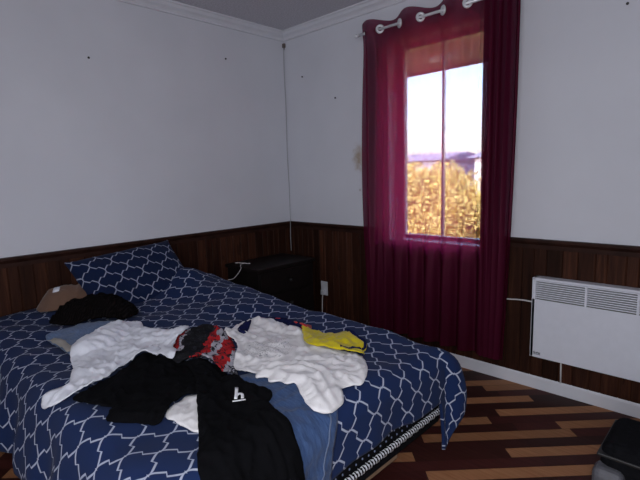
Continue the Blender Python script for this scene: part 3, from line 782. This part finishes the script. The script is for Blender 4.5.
# ------------------------------------------------------------------ convector heater
HX0, HX1, HY0, HY1, HZ0, HZ1 = 2.037, 2.765, -.084, -.018, .214, .664
ht = tag(empty('convector_heater', ((HX0 + HX1) / 2, -.06, HZ0)), 'white wall convector heater with slatted top on the dark panelling', 'heater')
hi = Matrix.Translation((-(HX0 + HX1) / 2, .06, -HZ0))
def hchild(m, name, mat, parent=None):
    o = m.build(name, mat); o.parent = parent or ht; o.matrix_parent_inverse = hi if parent is None else Matrix.Identity(4); return o
m = MB(); GZ0, GZ1 = .545, .650
m.box(HX0, HX1, HY0, HY0 + .004, HZ0, GZ0, bevel=.0015); m.box(HX0, HX0 + .018, HY0, HY1, HZ0, HZ1, bevel=.003); m.box(HX1 - .018, HX1, HY0, HY1, HZ0, HZ1, bevel=.003)
m.box(HX0, HX1, HY0, HY1, GZ1, HZ1, bevel=.004); m.box(HX0, HX1, HY0 + .003, HY1, HZ0, HZ0 + .01, bevel=.002)
hchild(m, 'casing', M['heater'])
hchild(MB().box(HX0 + .018, HX1 - .018, HY0 + .028, HY1 - .001, HZ0 + .01, GZ1), 'heating_core', M['heater_dark'])
g = MB(); ns_ = 9; ph = (GZ1 - GZ0) / ns_
for k in range(ns_): g.box(HX0 + .018, HX1 - .018, HY0 + .001, HY0 + .016, GZ0 + k * ph + ph * .50, GZ0 + k * ph + ph, bevel=.001, seg=1)
for x in (HX0 + .018 + .245, HX1 - .018 - .225): g.box(x - .005, x + .005, HY0, HY0 + .02, GZ0, GZ1)
for k in range(1): pass
hchild(g, 'grille', M['heater'])
lg = MB(); rd = random.Random(2)
for k, (w, hh) in enumerate(((.005, .012), (.004, .009), (.005, .009), (.004, .011), (.005, .009), (.004, .009))): lg.box(HX0 + .020 + k * .0062, HX0 + .020 + k * .0062 + w * .85, HY0 - .001, HY0, HZ0 + .022, HZ0 + .022 + hh)
lg.box(HX0 + .020, HX0 + .056, HY0 - .001, HY0, HZ0 + .017, HZ0 + .0195)
hchild(lg, 'maker_mark', M['ink'])
hchild(MB().box(2.25, 2.62, HY1, -.0155, .40, .48, bevel=.002), 'wall_bracket', M['black_metal'])
hchild(MB().tube(spline([(1.80, -.022, .497), (1.88, -.022, .501), (1.96, -.024, .510), (2.04, -.036, .512)], 6), .0042), 'supply_cable', M['cord_white'])
hchild(MB().tube([(2.183, -.028, .225), (2.184, -.024, .15), (2.186, -.024, .075)], .0042), 'drop_cable', M['cord_white'])

# ------------------------------------------------------------------ curtain and rod
ROD_Y, ROD_Z = -.10, 2.176
rod = tag(empty('curtain_rod', (1.4, ROD_Y, ROD_Z)), 'thin metal curtain rod above the window', 'curtain rod')
ri = Matrix.Translation((-1.4, -ROD_Y, -ROD_Z))
def rchild(m, name, mat):
    o = m.build(name, mat); o.parent = rod; o.matrix_parent_inverse = ri; return o
rchild(MB().cyl((.870, ROD_Y, ROD_Z), (2.0, ROD_Y, ROD_Z), .0085), 'pole', M['metal_grey'])
for sg, x in ((-1, .870), (1, 2.0)):
    f = MB(); f.cyl((x, ROD_Y, ROD_Z), (x + sg * .012, ROD_Y, ROD_Z), .011); f.sphere((x + sg * .026, ROD_Y, ROD_Z), .013)
    rchild(f, 'finial', M['metal_grey'])
for x in (.925, 1.955):
    b = MB(); b.box(x - .012, x + .012, -.006, .0, ROD_Z - .03, ROD_Z + .03, bevel=.002); b.cyl((x, -.004, ROD_Z - .010), (x, ROD_Y, ROD_Z - .010), .005); b.torus((x, ROD_Y, ROD_Z), (1, 0, 0), .0125, .004, 16, 6)
    rchild(b, 'bracket', M['metal_grey'])

ct = tag(empty('curtain', (1.4, ROD_Y, .15)), 'sheer maroon grommet curtain hanging over the window', 'curtain')
cti = Matrix.Translation((-1.4, -ROD_Y, -.15))
ZT, ZB = 2.232, .155
def cx(u, z):
    k = np.clip((ZT - z) / (ZT - ZB), 0, 1)
    l = .900 - .022 * np.sin(np.pi * k) ; r = 1.928 - .045 * k ** 2 
    # u breakpoints: left folds .0-.30, flat middle .30-.62, gathered right .62-1
    xa, xb = 1.065, 1.737 + .012 * k
    return np.where(u < .20, l + (xa - l) * u / .20, np.where(u < .60, xa + (xb - xa) * (u - .20) / .40, xb + (r - xb) * (u - .60) / .40))
def curtain_pt(u, z):
    k = np.clip((ZT - z) / (ZT - ZB), 0, 1)
    x = cx(u, z)
    wl = sm((.215 - u) / .04) ; wr = sm((u - .585) / .03); wm = 1 - np.clip(wl + wr, 0, 1)
    low = sm((1.05 - z) / .55)
    top = np.exp(-(k / .055) ** 2)
    drift = .35 * np.sin(3.1 * k + 9 * u)
    gath = .034 * np.sin(2 * np.pi * ((u - .60) / .40 * 4.6) + drift) 
    left = .022 * np.sin(2 * np.pi * (x - .90) / .112 + drift + 1.2) + .012 * np.sin(2 * np.pi * (x - .9) / .071 + 1.7 * k)
    mid = (.006 + .020 * low) * np.sin(2 * np.pi * (x - 1.2) / .125 + drift * 2 + .6) + .006 * low * np.sin(2 * np.pi * x / .06 + 5 * k)
    grom = .034 * np.sin(2 * np.pi * (x - 1.043) / .30)
    tw = top * (1 - wr)
    y = wr * gath * (1 + .25 * np.sin(5 * k)) + (1 - tw) * (wl * left + wm * mid) + tw * grom
    x = x + wr * .012 * np.sin(2 * np.pi * ((u - .60) / .40 * 9.2) + 1.3 + drift)
    sag = .012 * np.sin(2 * np.pi * (x - 1.043) / .30 + math.pi) * top * (1 - wr)
    return np.stack([x, ROD_Y + y - .006 * k, z + sag + 0 * x], -1)
uu = np.linspace(0, 1, 420); zz = np.concatenate([np.linspace(ZT, 2.05, 26), np.linspace(2.04, ZB, 90)])
U, Z = np.meshgrid(uu, zz, indexing='ij'); P = curtain_pt(U, Z).reshape(-1, 3)
nu, nz = U.shape
fc = [(i * nz + j, i * nz + j + 1, (i + 1) * nz + j + 1, (i + 1) * nz + j) for i in range(nu - 1) for j in range(nz - 1)]
o = mesh_obj('panel', P, fc, M['curtain'], uv=np.stack([U.ravel() * 1.8, Z.ravel()], -1), smooth=True); o.parent = ct; o.matrix_parent_inverse = cti
for x, sgn in ((1.043, 1), (1.193, -1), (1.343, 1), (1.493, -1), (1.643, 1), (1.772, -1)):
    d = Vector((1, .72 * sgn, 0)).normalized() if x < 1.7 else Vector((1, -.8, 0)).normalized()
    nrm = Vector((-d.y, d.x, 0))
    if nrm.y > 0: nrm = -nrm
    m = MB(); m.torus((x, ROD_Y, ROD_Z), nrm, .0205, .0085, 22, 8)
    o = m.build('grommet', M['metal_grey']); o.parent = ct; o.matrix_parent_inverse = cti

# ------------------------------------------------------------------ suitcase on the floor by the wall
sx, sy, sz = 2.552, -.60, .285
sc = tag(empty('suitcase', (2.86, -.74, 0)), 'black suitcase with a grey wheel housing lying at the right edge', 'suitcase')
si = Matrix.Translation((-2.86, .74, 0))
def schild(m, name, mat, parent=None):
    o = m.build(name, mat); o.parent = parent or sc; o.matrix_parent_inverse = si if parent is None else Matrix.Identity(4); return o
schild(MB().box(sx, sx + .62, -.885, sy, .02, sz, bevel=.045, seg=4), 'body', M['black_fabric'])
schild(MB().box(sx - .004, sx + .624, -.889, sy + .004, .235, .247, bevel=.004), 'zip_band', M['black_metal'])
HG = plain('grey_plastic', (.10, .10, .115), .5)
for x0, x1 in ((sx - .012, sx + .085), (sx + .535, sx + .632)):
    wh = schild(MB().box(x0, x1, -.925, -.835, .075, .205, bevel=.026, seg=3), 'wheel_housing', HG)
    xm_ = (x0 + x1) / 2; w = MB(); w.cyl((xm_ - .014, -.922, .125), (xm_ + .014, -.922, .125), .036, n=24); w.torus((xm_ - .016, -.922, .125), (1, 0, 0), .026, .007, 24, 6)
    schild(w, 'wheel', M['black_metal'], wh)
for x in (sx + .06, sx + .56): schild(MB().cyl((x, -.74, 0), (x, -.74, .03), .018), 'foot', M['black_metal'])
schild(MB().tube(spline([(sx + .20, -.74, sz - .004), (sx + .22, -.74, sz + .022), (sx + .38, -.74, sz + .022), (sx + .40, -.74, sz - .004)], 5), .011), 'handle', M['black_metal'])

# ------------------------------------------------------------------ outside the window
GZ = -.55
tag(MB().box(-40, 25, .21, 70, GZ - .1, GZ).build('ground', M['grass']), kind='structure')
def shrub(name, x, y, rx, rz, zc, mat, n, lab, seed, grp):
    e = tag(empty(name, (x, y, GZ)), lab, 'shrub', grp); rd = random.Random(seed); V, F = [], []
    lumps = [(rd.uniform(-.5, .5) * rx, rd.uniform(-.5, .5) * rx, rd.uniform(-.35, .55) * rz, rd.uniform(.35, .62)) for _ in range(14)]
    for _ in range(n):
        lx, ly, lz, lr = rd.choice(lumps)
        d = Vector((rd.gauss(0, 1), rd.gauss(0, 1), rd.gauss(0, 1))).normalized() * (rd.random() ** .4)
        c = Vector((lx + d.x * lr * rx, ly + d.y * lr * rx, zc - GZ + lz + d.z * lr * rz))
        if c.z < .05: c.z = .05 + rd.random() * .3
        a = Vector((rd.gauss(0, 1), rd.gauss(0, 1), rd.gauss(0, 1))).normalized(); b = a.orthogonal().normalized(); s = rd.uniform(.03, .055)
        k = len(V); V += [c - a * s, c + b * s * .5, c + a * s, c - b * s * .5]; F.append((k, k + 1, k + 2, k + 3))
    o = mesh_obj('foliage', V, F, mat, e)
    m = MB()
    for _ in range(5):
        t = Vector((rd.uniform(-.5, .5) * rx, rd.uniform(-.5, .5) * rx, zc - GZ + rd.uniform(-.1, .4) * rz)); m.tube(spline([(0, 0, 0), t * .4 + Vector((0, 0, .1)), t], 4), .022, 6)
    b = m.build('stem', M['bark']); b.parent = e
G_ = 'yellow shrubs outside the window'
for (x, y, rx, rz, zc, mt, n, lab, sd) in (
    (-1.65, 5.2, .95, 1.1, .42, 'leaf_yellow', 11000, 'yellow shrub outside, at the left of the window view', 1),
    (-.35, 4.6, .85, 1.0, .36, 'leaf_yellow', 10000, 'yellow shrub outside, in the middle of the window view', 2),
    (.62, 5.0, .85, .95, .36, 'leaf_yellow', 9000, 'yellow shrub outside, at the right of the window view', 3),
    (-.55, 7.2, .80, 1.2, 1.25, 'leaf_tan', 4500, 'taller thin tan shrub outside, rising behind the yellow ones', 4),
    (-3.2, 7.5, 1.3, 1.05, .42, 'leaf_yellow', 9000, 'yellow shrub outside, far left behind the others', 5)):
    shrub('shrub', x, y, rx, rz, zc, M[mt], n, lab, sd, G_)
def house(name, x0, x1, y0, y1, h, roof_h, wall, lab):
    e = tag(empty(name, ((x0 + x1) / 2, (y0 + y1) / 2, GZ)), lab, 'house'); iv = Matrix.Translation((-(x0 + x1) / 2, -(y0 + y1) / 2, -GZ))
    def ch(m, nm, mt, par=None):
        o = m.build(nm, mt); o.parent = par or e; o.matrix_parent_inverse = iv if par is None else Matrix.Identity(4); return o
    ch(MB().box(x0, x1, y0, y1, GZ, GZ + h), 'walls', wall)
    ov = .4; ym = (y0 + y1) / 2
    ch(MB().prism([(y0 - ov, GZ + h - .05), (ym, GZ + h + roof_h), (y1 + ov, GZ + h - .05)], 'x', x0 - ov, x1 + ov), 'roof', M['roof'])
    for k in range(3):
        xx = x0 + (x1 - x0) * (k + .7) / 3.4
        ch(MB().box(xx - .45, xx + .45, y0 - .04, y0 + .02, GZ + h * .42, GZ + h * .80), 'window', M['white_siding'])
house('house', -18.5, -12.2, 24, 31, 2.5, .55, M['siding'], 'pale blue house far beyond the shrubs, at the left of the window')
house('house', -10.6, -7.8, 26, 31, 2.6, .5, M['white_siding'], 'white house far beyond the shrubs, at the right of the window')

# ------------------------------------------------------------------ light
w = bpy.data.worlds.new('World'); scene.world = w; w.use_nodes = True
nt = w.node_tree; bg = nt.nodes['Background']
sky = nt.nodes.new('ShaderNodeTexSky'); sky.sky_type = 'NISHITA'; sky.sun_disc = False; sky.sun_elevation = math.radians(32); sky.sun_rotation = math.radians(200)
sky.air_density = 1.0; sky.dust_density = 2.0; sky.ozone_density = 1.5
nt.links.new(sky.outputs[0], bg.inputs['Color']); bg.inputs['Strength'].default_value = SKY = 2.8
def light(name, typ, loc, energy, color=(1, 1, 1), to=None, **kw):
    d = bpy.data.lights.new(name, typ); d.energy = energy; d.color = color
    for k, v in kw.items(): setattr(d, k, v)
    o = bpy.data.objects.new(name, d); o.location = loc
    if to is not None: o.rotation_euler = (Vector(to) - Vector(loc)).to_track_quat('-Z', 'Y').to_euler()
    return link(o)
light('sun', 'SUN', (-4, -6, 8), 20.0, (1, .95, .88), (0, 0, 2.0), angle=.01)
light('rear_fill', 'AREA', (2.7, -3.90, 1.25), 54.0, (.90, .93, 1.0), (1.3, 0, 1.0), shape='RECTANGLE', size=1.9, size_y=1.9)  # unseen soft fill added behind the camera; the wall there has no doorway
light('camera_flash', 'AREA', (2.93, -2.66, 1.33), 14.5, (.95, .97, 1.0), (1.75, -1.6, .5), shape='DISK', size=.05)

# ------------------------------------------------------------------ camera
CAM_LOC = (2.8928, -2.6284, 1.2588)
cam = bpy.data.cameras.new('camera'); cam.sensor_width = 36; cam.lens = 453.58 * 36 / 640; cam.clip_start = .02; cam.clip_end = 300
co = link(bpy.data.objects.new('camera', cam))
yaw, pit, roll = (math.radians(a) for a in (134.1031, -8.2741, -1.7738))
fw = Vector((math.cos(pit) * math.cos(yaw), math.cos(pit) * math.sin(yaw), math.sin(pit))); r0 = fw.cross(Vector((0, 0, 1))).normalized(); u0 = r0.cross(fw)
r_ = r0 * math.cos(roll) + u0 * math.sin(roll); u_ = u0 * math.cos(roll) - r0 * math.sin(roll)
co.matrix_world = Matrix(((r_.x, u_.x, -fw.x, CAM_LOC[0]), (r_.y, u_.y, -fw.y, CAM_LOC[1]), (r_.z, u_.z, -fw.z, CAM_LOC[2]), (0, 0, 0, 1)))
scene.camera = co
scene.view_settings.view_transform = 'Standard'; scene.view_settings.look = 'None'; scene.view_settings.gamma = 1; scene.view_settings.use_curve_mapping = False
scene.view_settings.exposure = 0.0
try:
    scene.cycles.use_denoising = True; scene.cycles.transparent_max_bounces = 24; scene.cycles.max_bounces = 8; scene.cycles.sample_clamp_indirect = 6
except Exception: pass
